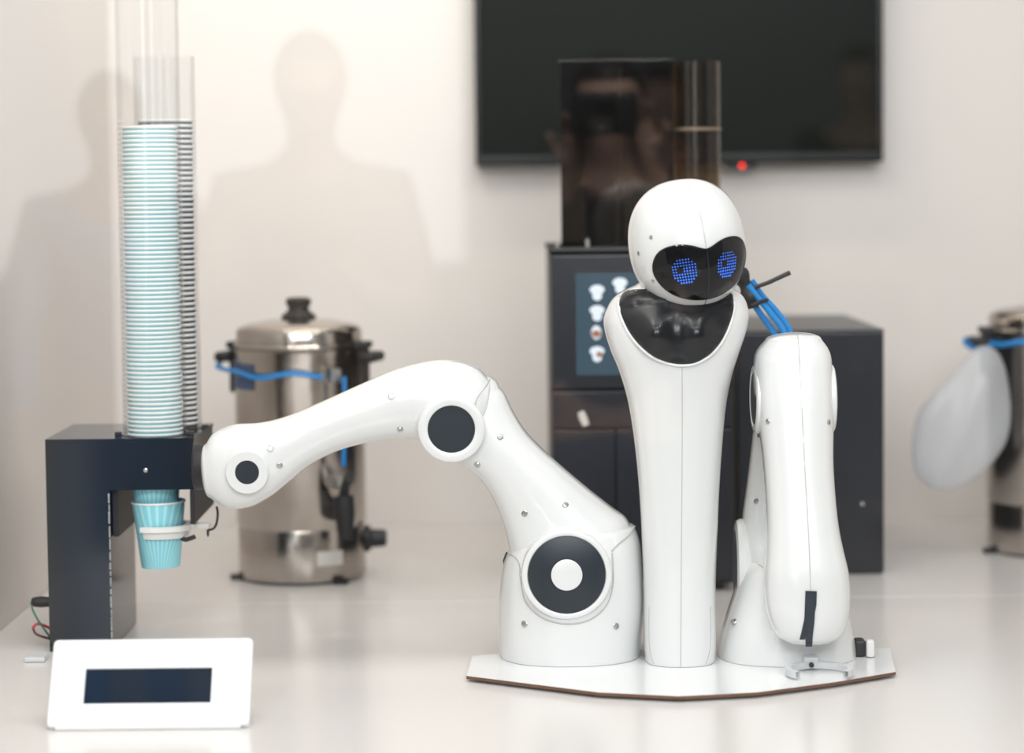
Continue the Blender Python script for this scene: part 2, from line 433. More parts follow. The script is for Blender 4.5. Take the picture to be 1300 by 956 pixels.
ho2 = mk('hopper', *lathe([(hr - .0005, 0), (hr - .0005, hz1 - hz0), (hr - .003, hz1 - hz0), (hr - .003, 0), (hr - .0005, 0)], 40, hc), 'smoked_brown', cm); ho2['label'] = 'round smoked acrylic hopper'
mat('band_tan', (.26, .19, .12), .5, noise=.2)
zz = zat(885, 165, Yh)
mk('band', *lathe([(hr + .0005, zz - hz0), (hr + .0005, zz - hz0 + .004), (hr - .0004, zz - hz0 + .004), (hr - .0004, zz - hz0), (hr + .0005, zz - hz0)], 40, hc), 'band_tan', ho2)
mat('beans', (.030, .020, .013), .5, noise=.8, nscale=150, bump=1.0)
mk('rim', *boxg(hx0 - .002, hm + .0005, Yh - .002, Yh + hd + .002, hz1, hz1 + .003, .001), 'smoked', hop)

# ------------------------------------------------------------------ black box at the right
Yx = G(1122, 729, ZC).y
fr = P(1122.5, 600, Yx); fl = xat(936, 600, Yx)
ztop = zat(1122, 421, Yx)
bxo = thing('equipment_box', ((fr.x + fl) / 2, Yx + .2, ZC), 'plain black equipment box standing right of the coffee machine', 'box')
dep = .50
Vb, Fb = boxg(fl, fr.x, Yx, Yx + dep, ZC + .001, ztop, .004)
mk('body', Vb, Fb, 'box_black', bxo)
mk('top_panel', *boxg(fl - .001, fr.x + .001, Yx - .001, Yx + dep, ztop, ztop + .004, .0015), 'box_black', bxo)
c = P(1095, 640, Yx)
mk('screw', *lathe([(.003, 0), (.003, .001), (0, .002)], 12, (c.x, Yx, c.z), 'Y'), 'screw_steel', bxo)

# ------------------------------------------------------------------ steel hot-water urns
gu = G(384, 745, ZC); RU = 82.5 * mpx(gu.y + .11)
def urn(loc, ru, label, zs, tap_ang, handle_ang):
    """zs: heights above the counter of seam, lid rim, lid shoulder, dome top, knob top"""
    seam, rim, shoulder, dome, knob = zs
    t = thing('hot_water_urn', loc, label, 'urn', 'hot water urns')
    L = Vector(loc)
    def put(name, VF, m, par=t): return mk(name, [Vector(v) + L for v in VF[0]], VF[1], m, par)
    put('base', lathe([(ru * .97, .006), (ru * .985, .010), (ru * .985, seam - .003), (ru * .975, seam)], 72), 'urn_steel')
    for k in range(3):
        a = radians(70 + 120 * k); put('foot', lathe([(.014, 0), (.014, .008)], 14, (ru * 1.0 * cos(a), ru * 1.0 * sin(a), 0)), 'rubber')
    put('body', lathe([(ru * .975, seam), (ru, seam + .004), (ru, rim - .010), (ru * 1.012, rim - .006), (ru * 1.012, rim - .001), (ru * .97, rim)], 72), 'urn_steel')
    lid = put('lid', lathe([(ru * 1.0, rim + .0005), (ru * 1.015, rim + .004), (ru * 1.0, rim + .009), (ru * .97, rim + .010), (ru * .97, shoulder - .006), (ru * .94, shoulder), (ru * .80, shoulder + (dome - shoulder) * .45), (ru * .5, shoulder + (dome - shoulder) * .85), (ru * .2, dome), (0, dome)], 72), 'urn_steel')
    kh = knob - dome
    put('knob', lathe([(.030, dome - .001), (.031, dome + kh * .12), (.020, dome + kh * .35), (.018, dome + kh * .5), (.0225, dome + kh * .7), (.0225, dome + kh * .88), (.017, dome + kh * .98), (0, knob)], 32), 'rubber', lid)
    for s in (0, pi):
        a = handle_ang + s; Rz = Matrix.Rotation(a, 4, 'Z'); hz = rim - .006
        m = MB(); m.add(*boxg(ru - .002, ru + .010, -.022, .022, hz - .075, hz + .012, .004))
        m.add(*boxg(ru + .004, ru + .034, -.036, .036, hz - .020, hz - .002, .007, 3)); m.tf(Rz)
        put('handle', (m.V, m.F), 'rubber')
        m = MB(); m.add(*boxg(ru - .018, ru + .014, -.028, .028, hz + .004, hz + .016, .004)); m.tf(Rz)
        put('lid_clip', (m.V, m.F), 'rubber', lid)
    # sight glass and tap
    Rz = Matrix.Rotation(tap_ang, 4, 'Z')
    m = MB(); m.add(*lathe([(.006, seam + .09), (.006, rim - .05)], 16, (ru + .016, 0, 0))); m.tf(Rz); put('sight_glass', (m.V, m.F), 'acrylic_clear')
    for z0 in (seam + .075, rim - .055):
        m = MB(); m.add(*boxg(ru - .004, ru + .026, -.010, .010, z0, z0 + .024, .003)); m.tf(Rz); put('gauge_clamp', (m.V, m.F), 'screw_steel')
    m = MB(); zt_ = seam + .035
    m.add(*tube([(ru - .004, 0, zt_), (ru + .03, 0, zt_), (ru + .045, 0, zt_)], [.018, .016, .017], 16))
    m.add(*tube([(ru + .045, 0, zt_ + .03), (ru + .047, 0, zt_), (ru + .050, 0, zt_ - .045)], [.017, .018, .012], 16)); m.tf(Rz)
    tp = put('tap', (m.V, m.F), 'rubber')
    m = MB(); m.add(*tube([(ru + .045, 0, zt_ + .03), (ru + .052, 0, zt_ + .05), (ru + .066, 0, zt_ + .062)], [.009, .008, .010], 12)); m.tf(Rz)
    put('tap_lever', (m.V, m.F), 'rubber', tp)
    # thermostat knob and rating label on the base
    Rz = Matrix.Rotation(tap_ang + radians(62), 4, 'Z')
    m = MB(); zk = seam * .50
    m.add(*lathe([(.024, -.001), (.024, .006), (.017, .010), (.015, .034), (.012, .037), (0, .037)], 24, (ru * .985, 0, zk + .018), 'X')); m.tf(Rz); put('thermostat_knob', (m.V, m.F), 'rubber')
    V = []; F = []
    a0 = radians(-72); a1 = radians(-47)
    for j, z in enumerate((seam * .36, seam * .62)):
        for i in range(9):
            a = a0 + (a1 - a0) * i / 8; V.append((ru * .988 * cos(a), ru * .988 * sin(a), z))
    for i in range(8): F.append((i, i + 1, 10 + i, 9 + i))
    put('rating_label', (V, F), 'label_white')
    return t
Yu = gu.y + RU
def zu(py): return zat(384, py, Yu) - ZC
uc = (xat(384, 700, Yu), Yu, ZC)
uz = (zu(664), zu(440), zu(415), zu(404), zu(377))
urn1 = urn(uc, RU, 'steel hot water urn standing on the counter behind the long robot arm', uz, radians(-58), radians(-14))
Yu2 = 4.46
uc2 = (xat(1331, 700, Yu2), Yu2, ZC)
urn2 = urn(uc2, RU, 'steel hot water urn cut by the right edge with a clear bag on it', uz, radians(-40), radians(4))
# blue cords tied to the handles
def cordpts(c, ru, a0, a1, z, amp, ph):
    n = 24; return [Vector((c[0] + (ru + .006) * cos(a0 + (a1 - a0) * i / n), c[1] + (ru + .006) * sin(a0 + (a1 - a0) * i / n), ZC + z + amp * sin(ph + i * .42))) for i in range(n + 1)]
pts = cordpts(uc, RU, radians(-160), radians(-66), zu(471), .004, .4)
hnd = Vector(uc) + Vector((-(RU + .028), .02, uz[1] - .03)); pts = [hnd, hnd + Vector((.0, -.035, -.004))] + pts[4:]
tag(mk('blue_cord', *tube(spline3(pts, 3), .0042, 8), 'cable_blue', origin=pts[0]), 'thin blue cord strung across the urn behind the robot arm', 'cord')
v = [P(437, 478, Yu - RU * .82 - .03), P(438, 520, Yu - RU * .82 - .032), P(437, 560, Yu - RU * .82 - .03), P(436, 592, Yu - RU * .82 - .028)]
tag(mk('blue_cord', *tube(spline3(v, 5), .0036, 8), 'cable_blue', origin=v[-1]), 'short blue cord hanging straight down to the urn tap', 'cord')
# blue sticker under the left handle
V = []; F = []
a0 = radians(-178); a1 = radians(-128)
for z in (zu(490), zu(458)):
    for i in range(11):
        a = a0 + (a1 - a0) * i / 10; V.append(Vector(uc) + Vector(((RU + .0012) * cos(a), (RU + .0012) * sin(a), z)))
for i in range(10): F.append((i, i + 1, 12 + i, 11 + i))
mk('tape_strip', V, F, 'tape_blue', urn1)['label'] = 'dark blue tape below the handle'
pts = cordpts(uc2, RU, radians(-178), radians(-92), zu(452), .004, 1.5); p0 = Vector(uc2) + Vector((-(RU + .04), -.005, uz[1] - .022))
pts = [p0 + Vector((0, 0, .012)), p0, p0 + Vector((.02, -.03, -.008))] + pts[5:]
tag(mk('blue_cord', *tube(spline3(pts, 3), .0048, 8), 'cable_blue', origin=p0), 'blue cord knotted round the handle of the right-hand urn', 'cord')
# clear plastic bag hanging from the right urn's handle
Yb = Yu2 - .11
outl = cr([(1243, 440), (1262, 443), (1277, 470), (1283, 520), (1277, 560), (1255, 592), (1222, 618), (1190, 622), (1166, 606), (1157, 575), (1163, 530), (1182, 500), (1205, 478), (1226, 455)], 5, True)
cx_, cy_ = 1222, 545
rings = 9; V = []; F = []; n = len(outl)
for side in (-1, 1):
    base = len(V)
    for j in range(rings + 1):
        s = cos(j / rings * pi / 2) if j < rings else .001
        for (x, y) in outl:
            bul = (1 - s ** 2.2) ** .6 * .026 * side
            if side == -1 or True:
                xx = cx_ + (x - cx_) * s; yy = cy_ + (y - cy_) * s; p = P(xx, yy, Yb); p.y += bul + .003 * sin(xx * .11 + yy * .05); V.append(p)
    for j in range(rings):
        for i in range(n): F.append((base + j * n + i, base + j * n + (i + 1) % n, base + (j + 1) * n + (i + 1) % n, base + (j + 1) * n + i))
tag(mk('plastic_bag', V, F, 'film', origin=P(1243, 440, Yb)), 'whitish see-through plastic bag hanging from the right-hand urn handle', 'bag')

# ------------------------------------------------------------------ cup dispenser at the left
Yd = G(62, 828, ZC).y
dx0 = xat(60.5, 700, Yd); dx1 = xat(246, 600, Yd); dz1 = zat(150, 557, Yd); dz0 = zat(190, 622, Yd); dd = .235
xl = xat(140, 700, Yd)
ds = thing('cup_dispenser', ((dx0 + dx1) / 2, Yd + dd / 2, ZC), 'black cup dispenser with two clear tubes at the left of the counter', 'cup dispenser')
Yt1 = Yd + .052; Yt2 = Yd + .152; RT = .0475
tx1 = xat(197, 545, Yt1); tx2 = xat(217, 530, Yt2)
tk = .005
zh = dz1 - tk - .0003
pg = [(dx0, ZC + .001), (xl, ZC + .001), (xl, dz0), (dx1, dz0), (dx1, zh), (dx0, zh)]
V = [(x_, Yd, z_) for x_, z_ in pg] + [(x_, Yd + tk, z_) for x_, z_ in pg]
hd_ = mk('front_panel', V, [(0, 1, 2, 5), (2, 3, 4, 5), (11, 8, 7, 6), (11, 10, 9, 8)] + [(q, q + 6, (q + 1) % 6 + 6, (q + 1) % 6) for q in range(6)], 'acrylic_black', ds, smooth=False)
mk('back_panel', *boxg(dx0, dx1, Yd + dd - tk, Yd + dd, dz0, dz1 - tk - .0003, .0008), 'acrylic_black', ds)
for xx in (dx0, dx1 - tk): mk('side_panel', *boxg(xx, xx + tk, Yd + tk + .0003, Yd + dd - tk - .0003, dz0, dz1 - tk - .0003, .0008), 'acrylic_black', ds)
# lid board with two round holes for the tubes
rc = [Vector((dx0, Yd)), Vector((dx1 + .0008, Yd)), Vector((dx1 + .0008, Yd + dd)), Vector((dx0, Yd + dd))]
loops = [rc] + [[Vector((tx + .0425 * cos(2 * pi * q / 40), ty + .0425 * sin(2 * pi * q / 40))) for q in range(40)] for tx, ty in ((tx1, Yt1), (tx2, Yt2))]
pts2 = []; ed = []
for lp in loops:
    n0 = len(pts2); pts2 += lp; ed += [(n0 + q, n0 + (q + 1) % len(lp)) for q in range(len(lp))]
v2, e2, f2, *_ = delaunay_2d_cdt(pts2, ed, [], 0, 1e-6)
tri = [f for f in f2 if all(((v2[f[0]] + v2[f[1]] + v2[f[2]]) / 3 - Vector(c_)).length > .0424 for c_ in ((tx1, Yt1), (tx2, Yt2)))]
n2 = len(v2)
V = [(p.x, p.y, dz1) for p in v2] + [(p.x, p.y, dz1 - tk) for p in v2]
F = [tuple(f) for f in tri] + [tuple(n2 + q for q in reversed(f)) for f in tri]
cnt = {}
for f in tri:
    for a_, b_ in zip(f, f[1:] + f[:1]): cnt.setdefault((min(a_, b_), max(a_, b_)), []).append(1)
F += [(a_, b_, n2 + b_, n2 + a_) for (a_, b_), q in cnt.items() if len(q) == 1]
mk('top_panel', V, F, 'acrylic_black', ds, smooth=False)
mk('leg_housing', *boxg(dx0, xl, Yd + tk + .0003, Yd + dd, ZC + .001, dz0 - .0005, .0008), 'acrylic_black', ds)
# chipped white glue line down the edge of the leg
b = MB(); z = ZC + .02; random.seed(3)
while z < dz0 - .006:
    l = random.uniform(.006, .02); b.add(*boxg(xl - .0016 + random.uniform(-.0004, .0004), xl + .0006, Yd - .0004, Yd + .003, z, min(z + l, dz0 - .002), .0003, 1)); z += l + random.uniform(.0005, .004)
mk('glue_line', b.V, b.F, 'chipped_edge', ds)
xs = xat(241, 640, Yd)
mk('side_plate', *boxg(xs, dx1, Yd + .001, Yd + dd, zat(244, 666, Yd), dz0 - .0005, .001), 'matte_black', ds)
mk('side_plate', *boxg(xl + .001, xl + .010, Yd + .02, Yd + dd, zat(150, 684, Yd), dz0 - .0005, .001), 'matte_black', ds)
c = P(185, 597, Yd)
mk('screw', *lathe([(.0032, 0), (.0032, .0012), (.001, .0018), (0, .0012)], 14, (c.x, Yd, c.z), 'Y'), 'screw_steel', hd_)
top2 = zat(203, 73, Yt2) - dz1
for (tx, ty, hgt, nm) in ((tx1, Yt1, .80, 'front clear tube'), (tx2, Yt2, top2, 'rear clear tube')):
    o = mk('cup_tube', *lathe([(RT, .0), (RT, hgt), (RT - .003, hgt), (RT - .003, .0), (RT, .0)], 64, (tx, ty, dz1 + .001)), 'acrylic_clear', ds); o['label'] = nm
    mk('tube_collar', *lathe([(RT + .0005, .0), (RT + .004, .0), (RT + .004, .004), (RT + .0005, .004), (RT + .0005, .0)], 48, (tx, ty, dz1)), 'acrylic_clear', ds)
    for a in (radians(-170), radians(-8), radians(95)):
        mk('tube_clip', *boxg(tx + (RT + .007) * cos(a) - .005, tx + (RT + .007) * cos(a) + .005, ty + (RT + .007) * sin(a) - .005, ty + (RT + .007) * sin(a) + .005, dz1, dz1 + .006, .001), 'matte_black', ds)
# plug and wires on its left side
c = P(50, 765, Yd + .05)
mk('plug', *tube([P(66, 764, Yd + .05), P(52, 764, Yd + .05), P(44, 764, Yd + .05), P(40, 763, Yd + .05)], [.007, .0085, .0075, .005], 14), 'rubber', ds)
w = [P(41, 762, Yd + .05), P(41, 772, Yd + .045), P(47, 785, Yd + .04), P(55, 797, Yd + .04), P(63, 808, Yd + .05)]
mk('green_wire', *tube(spline3(w, 5), .0015, 8), 'cable_green', ds)
w = [P(64, 798, Yd + .05), P(56, 794, Yd + .045), P(47, 792, Yd + .04), P(42, 797, Yd + .038)]
mk('red_wire', *tube(spline3(w, 5), .0021, 8), 'cable_red', ds)
w = [P(42, 797, Yd + .038), P(45, 804, Yd + .037), P(53, 808, Yd + .036), P(64, 811, Yd + .05)]
mk('brown_wire', *tube(spline3(w, 5), .0019, 8), 'cable_brown', ds)
c = G(48, 838, ZC)
tag(mk('acrylic_block', *boxg(c.x - .016, c.x + .014, c.y - .02, c.y + .02, ZC + .0005, ZC + .008, .002), 'frosted', origin=(c.x, c.y, ZC)), 'small frosted clear block at the foot of the dispenser', 'block')

# ------------------------------------------------------------------ paper cups
def cupmesh(name, rtop, rbot, h, rimr, m_wall, m_rim):
    prof_w = [(rbot - .001, .004), (rbot, 0), (rbot + .0004, .0006), (rtop, h - rimr), (rtop - .0008, h - rimr), (rbot - .0008, .005), (0, .005)]
    V, F = lathe(prof_w, 40); nw = len(F)
    ring = [(rtop + rimr * .15 + rimr * .85 * cos(2 * pi * i / 8), h - rimr + rimr * sin(2 * pi * i / 8)) for i in range(9)]
    V2, F2 = lathe(ring, 40); F2 = F2[:320]
    b = MB(); b.add(V, F); b.add(V2, F2)
    me = bpy.data.meshes.new(name); me.from_pydata(b.V, [], b.F)
    me.materials.append(MAT[m_wall]); me.materials.append(MAT[m_rim])
    for i, p in enumerate(me.polygons): p.use_smooth = True; p.material_index = 0 if i < nw else 1
    bm = bmesh.new(); bm.from_mesh(me); bmesh.ops.recalc_face_normals(bm, faces=bm.faces); bm.to_mesh(me); bm.free()
    me.set_sharp_from_angle(angle=radians(50))
    return me
teal = cupmesh('paper_cup_teal', .0400, .029, .094, .0020, 'paper_teal', 'paper_white')
dark = cupmesh('paper_cup_dark', .0410, .029, .094, .0021, 'paper_dark', 'paper_white')
pr = cupmesh('paper_cup_print', .0395, .0285, .100, .0016, 'cup_print', 'paper_white')
def cup(me, loc, label, group=None, rot=None):
    o = bpy.data.objects.new('paper_cup', me); C.objects.link(o); o.location = loc
    if rot: o.rotation_euler = rot
    return tag(o, label, 'cup', group)
ONES = 'first second third fourth fifth sixth seventh eighth ninth tenth eleventh twelfth thirteenth fourteenth fifteenth sixteenth seventeenth eighteenth nineteenth'.split()
TENS = {2: ('twentieth', 'twenty'), 3: ('thirtieth', 'thirty'), 4: ('fortieth', 'forty'), 5: ('fiftieth', 'fifty'), 6: ('sixtieth', 'sixty'), 7: ('seventieth', 'seventy')}
def ordinal(n): return ONES[n - 1] if n < 20 else (TENS[n // 10][0] if n % 10 == 0 else TENS[n // 10][1] + '-' + ONES[n % 10 - 1])
def stack(me, x, y, ztop, zbot, pitch, label, toplabel, botlabel, group):
    z = ztop; n = 0; jr = random.Random(5); zs = []
    while z > zbot: zs.append(z); z -= pitch
    for i, z in enumerate(zs):
        cup(me, (x + jr.uniform(-.0006, .0006), y + jr.uniform(-.0006, .0006), z - .094), toplabel if i == 0 else (botlabel if i == len(zs) - 1 else label % ordinal(i + 1)), group)
    return zs
stack(teal, tx1, Yt1, zat(190, 160.5, Yt1), dz1 + .003, 5.62 * mpx(Yt1), 'teal white-rimmed paper cup, %s from the top of the front tube stack', 'topmost teal paper cup of the stack in the front tube', 'lowest teal paper cup seen at the foot of the front tube', 'teal cups in the front tube')
stack(dark, tx2, Yt2, zat(205, 152, Yt2), dz1 + .004, 6.6 * mpx(Yt2), 'dark white-rimmed paper cup, %s from the top of the rear tube stack', 'topmost dark paper cup of the stack in the rear tube', 'lowest dark paper cup seen at the foot of the rear tube', 'dark cups in the rear tube')
Yc = Yd + .047
cz = zat(204, 722, Yc)
cup(pr, P(204.5, 719, Yc), 'teal printed paper cup held in the white gripper', rot=(0, radians(-1.2), 0))
pr2 = cupmesh('paper_cup_print_small', .0385, .0305, .088, .0014, 'cup_print', 'paper_white')
cup(pr2, P(199, 660, Yd + .052), 'teal paper cup dropping out of the dispenser into the held cup')

# ------------------------------------------------------------------ tablet in the foreground
Ytb = 3.0; a = radians(33)
tbx0 = xat(67, 815, Ytb + .09); tbx1 = xat(320, 815, Ytb + .09)
ztb = zat(190, 811, Ytb + .10)
Lh = (ztb - ZC - .006) / cos(a)
wb = tbx1 - tbx0
ytop = Ytb + .10; ybot = ytop - Lh * sin(a)
tb = thing('tablet_display', ((tbx0 + tbx1) / 2, (ybot + ytop) / 2, ZC), 'white framed tablet leaning back at the lower left front', 'tablet')
Mt = Matrix.Translation(((tbx0 + tbx1) / 2, ybot, ZC + .006)) @ Matrix.Rotation(-a, 4, 'X')
def tpart(name, VF, m, par=tb): return mk(name, [Mt @ Vector(v) for v in VF[0]], VF[1], m, par)
fr_ = .038
bm_ = MB(); y0, y1 = 0, .012
tpart('back_shell', boxg(-wb / 2, wb / 2, .004, .014, 0, Lh, .003), 'tablet_white')
b = MB()
def rect(x0, x1, z0, z1, y, r, n=5):
    L = []
    for cx0, cz0, a0 in ((x1 - r, z1 - r, 0), (x0 + r, z1 - r, 90), (x0 + r, z0 + r, 180), (x1 - r, z0 + r, 270)):
        for q in range(n + 1):
            t_ = radians(a0 + 90 * q / n); L.append((cx0 + r * cos(t_), y, cz0 + r * sin(t_)))
    return L
rl = [rect(-wb / 2, wb / 2, 0, Lh, .006, .006), rect(-wb / 2, wb / 2, 0, Lh, .0015, .006), rect(-wb / 2 + .0015, wb / 2 - .0015, .0015, Lh - .0015, 0, .005), rect(-wb / 2 + .044, wb / 2 - .050, .030, Lh - .040, 0, .001), rect(-wb / 2 + .0445, wb / 2 - .0505, .0305, Lh - .0405, .004, .001)]
V = [p for r_ in rl for p in r_]; n = len(rl[0]); F = [(j_ * n + q, j_ * n + (q + 1) % n, (j_ + 1) * n + (q + 1) % n, (j_ + 1) * n + q) for j_ in range(len(rl) - 1) for q in range(n)]
tpart('frame', (V, F), 'tablet_white')
tpart('screen', boxg(-wb / 2 + .043, wb / 2 - .049, .0025, .005, .029, Lh - .039, .0004), 'screen_navy')
xm_ = (tbx0 + tbx1) / 2
mk('prop_leg', *boxg(xm_ - .05, xm_ + .05, ytop - .03, ytop + .03, ZC + .0005, ZC + .012, .003), 'tablet_white', tb)
mk('prop_leg', *tube([(xm_, ytop - .01, ZC + .01), (xm_, ytop - .005, ZC + (ztb - ZC) * .80)], .010, 14), 'tablet_white', tb)
mk('foot', *boxg(tbx0 + .01, tbx1 - .01, ybot + .0005, ybot + .012, ZC + .0005, ZC + .0075, .002), 'tablet_white', tb)

# ------------------------------------------------------------------ mounting plate under the robot
ZP = ZC + .009
out = [(592, 858), (600, 833), (640, 829), (760, 826), (1000, 822), (1130, 823), (1137, 853), (1060, 866), (960, 879), (862, 884), (760, 879), (672, 868)]
top = [G(x, y, ZP) for x, y in out]
n = len(top)
V = top + [p - Vector((0, 0, .0045)) for p in top]
pl = mk('mounting_plate', V, [tuple(range(n))] + [tuple(n + i for i in reversed(range(n)))] + [(i, (i + 1) % n, n + (i + 1) % n, n + i) for i in range(n)], ['plate_white', 'plate_core'], origin=(top[9].x, top[9].y + .2, ZC), smooth=False)
for i, p in enumerate(pl.data.polygons): p.material_index = 1 if i > 1 else 0
tag(pl, 'thin white board under the robot with raised brown edge', 'plate')
b = MB()
for x, y in ((612, 852), (1118, 848), (640, 838), (1080, 838), (862, 872)):
    q = G(x, y, ZP); b.add(*lathe([(.010, ZC - ZP + .0003), (.010, -.0047)], 12, (q.x, q.y, ZP)))
mk('spacer', b.V, b.F, 'rubber', pl)

# ------------------------------------------------------------------ the robot
rb = thing('barista_robot', G(863, 846, ZP) + Vector((0, .05, 0)), 'glossy white two-armed barista robot with black visor face in the middle', 'robot')
def disc(name, c, prof, m, par, ax=(0, -1, 0), n=56):
    V, F = lathe(prof, n); q = Vector(ax).to_track_quat('Z', 'Y'); Mx = Matrix.Translation(c) @ q.to_matrix().to_4x4()
    return mk(name, [Mx @ v for v in V], F, m, par)
def screw(c, par, nrm=(0, -1, 0), r=.0045):
    o = disc('screw', Vector(c), [(r, -.002), (r, .0008), (r * .82, .0016), (r * .5, .0017), (r * .42, .0004), (0, .0004)], 'screw_steel', par, nrm, 18)
    return o
def screw_on(secs, px, py, Y, par, ex=2.35, r=.0045):
    p = P(px, py, Y)
    for _ in range(4):
        y = front_y(secs, p, ex)
        if y is None: return
        p = P(px, py, y)
    e = .004; yx = front_y(secs, p + Vector((e, 0, 0)), ex); yz = front_y(secs, p + Vector((0, 0, e)), ex)
    nrm = Vector(((yx - y) / e if yx else 0, -1, (yz - y) / e if yz else 0)).normalized()
    screw(p, par, nrm, r)
def line_on(secs, pts, Y, r, par, name='seam', m='seam', ex=2.35, lift=0.0):
    W_ = []
    for px, py in cr(pts, 8):
        p = P(px, py, Y)
        for _ in range(4):
            y = front_y(secs, p, ex)
            if y is None: break
            p = P(px, py, y - lift)
        if y is not None: W_.append(p)
    return mk(name, *tube(W_, r, 6), m, par) if len(W_) > 2 else None

# --- torso
Yr = G(863, 848, ZP).y + .056
tp = [(808, 361, 924, 361, Yr, .040), (782, 375, 943, 376, Yr, .058), (768, 398, 950, 396, Yr, .070), (767, 418, 948, 416, Yr, .074), (775, 445, 939, 444, Yr, .074), (786, 472, 930, 472, Yr, .070), (797, 510, 922, 510, Yr, .064), (805, 560, 917, 560, Yr, .060), (811, 620, 913, 620, Yr, .058), (815, 690, 910, 690, Yr, .057), (817, 750, 908, 750, Yr, .056), (817, 800, 909, 800, Yr, .056), (818, 830, 908, 830, Yr, .055), (822, 846, 904, 846, Yr, .052), (830, 856, 897, 856, Yr, .045)]
ts = sections(tp, 6)
torso = mk('torso', *loft(ts, 64, 2.5, cap0=.008, zmin=ZP + .0005), 'robot_white', rb)
line_on(ts, [(866, 464), (866, 560), (865, 700), (864, 846)], Yr, .00055, torso, ex=2.5)
for sgn, px in ((-1, 824), (1, 902)):
    line_on(ts, [(px, 770), (px, 800), (px + sgn * -1, 825), (px + sgn * -6, 843)], Yr, .0006, torso, ex=2.5)
# black chest basin
def tor(px, py, off):
    q_ = max(py, 368); p = P(px, q_, Yr)
    y = None
    for _ in range(3):
        y2 = front_y(ts, p, 2.5)
        if y2 is None: break
        y = y2; p = P(px, q_, y)
    if y is None: y = Yr - .02
    # two soft lobes either side of the neck groove
    lob = .017 * (math.exp(-((px - 832) / 20) ** 2 - ((py - 424) / 24) ** 2) + math.exp(-((px - 886) / 20) ** 2 - ((py - 424) / 24) ** 2))
    p = P(px, py, y - off - (lob if off > 0 else 0))
    return p
chest = cr([(800, 368), (790, 373), (786, 386), (790, 403), (800, 423), (814, 440), (832, 454), (852, 461), (868, 462.5), (884, 460), (901, 450), (915, 434), (925, 414), (931, 394), (931, 379), (926, 371), (900, 368), (860, 367), (825, 367)], 5, True)
cb = mk('chest_basin', *patch(chest, tor, 4.0, .002, .004), 'chest_black', torso, sharp=80)
rim = [tor(x, y, .0002) for x, y in cr([(786.5, 377), (785, 386), (789, 404), (799, 424), (813, 441), (831, 455), (852, 462.5), (868, 464), (884, 461.5), (902, 451), (916, 435), (926, 415), (932, 394), (932, 381)], 6)]
mk('collar_lip', *tube(rim, .0024, 10), 'robot_white', torso)
line_on(ts, [(768, 455), (800, 470)], Yr, .0004, torso, ex=2.5) if False else None
# --- neck
nk = [(846, 352, 902, 352, Yr - .004, .028), (847, 375, 901, 375, Yr - .010, .032), (846, 395, 897, 395, Yr - .028, .036), (846, 410, 893, 410, Yr - .044, .034), (850, 425, 888, 425, Yr - .056, .024), (857, 438, 880, 438, Yr - .064, .012)]
mk('neck', *loft(sections(nk, 5), 40, 2.1, cap1=.006), 'chest_black', rb)
# --- head
Yhd = Yr - .022; k = mpx(Yhd)
HC = P(872, 312, Yhd); HH = 85 * k; HA = 73.5 * k; HB = 80 * k
Mh = Matrix.Translation(HC) @ Matrix.Rotation(radians(-8), 4, 'Y') @ Matrix.Rotation(radians(13.0), 4, 'Z')
def head_r(z):
    t = z / HH; n = 2.3 if t > 0 else 2.05
    return max(0, 1 - abs(t) ** n) ** (1 / n)
def headp(th, z, off=0):
    """th: 0 = face centre, positive towards image right"""
    def raw(th, z):
        f = head_r(z); return Vector((HA * f * sin(th), -HB * f * cos(th), z))
    p = raw(th, z)
    if off:
        e = .002; du = raw(th + .01, z) - raw(th - .01, z); dv = raw(th, min(z + e, HH * .999)) - raw(th, max(z - e, -HH * .999))
        n_ = du.cross(dv)
        if n_.length > 1e-12:
            n_.normalize()
            if n_.dot(p) < 0: n_.negate()
            p = p + n_ * off
    return Mh @ p
V = []; F = []; n = 72; rows = 56
for j in range(rows + 1):
    z = -HH * cos(pi * j / rows)
    for i in range(n): V.append(headp(2 * pi * i / n, z))
for j in range(rows):
    for i in range(n): F.append((j * n + i, j * n + (i + 1) % n, (j + 1) * n + (i + 1) % n, (j + 1) * n + i))
head = mk('head', V, F, 'robot_white', rb, sharp=170)
def vs(th, s, off): return headp(radians(th), (85 - s) * k, off)
half = [(0, 90.5), (6, 88.5), (14, 84), (24, 81), (36, 81.5), (46, 86), (53, 95), (57, 107), (56, 119), (51, 131), (43, 140), (32, 146), (18, 150), (0, 151.5)]
vo = cr([(-a_, s_) for a_, s_ in reversed(half[1:-1])] + half[:1] + half[1:-1] + half[-1:], 4, True)
vis = mk('visor', *patch(vo, lambda u, v_, o_: vs(u, v_, o_), 5.0, .0026, .002), 'gloss_black', head, sharp=75)
mk('visor_rim', *tube([vs(u, v_, .0012) for u, v_ in vo], .0016, 8, True), 'gloss_black', head)
mk('seam', *tube([vs(0, s_, .0) for s_ in range(6, 89, 4)] + [vs(0, 89.5, 0)], .00055, 6), 'seam', head)
mk('seam', *tube([vs(0, s_, .0) for s_ in range(153, 168, 2)], .0006, 6), 'gap', head)
mk('visor_seam', *tube([vs(0, s_, .0026) for s_ in range(91, 152, 4)], .0005, 6), 'disc_black', head)
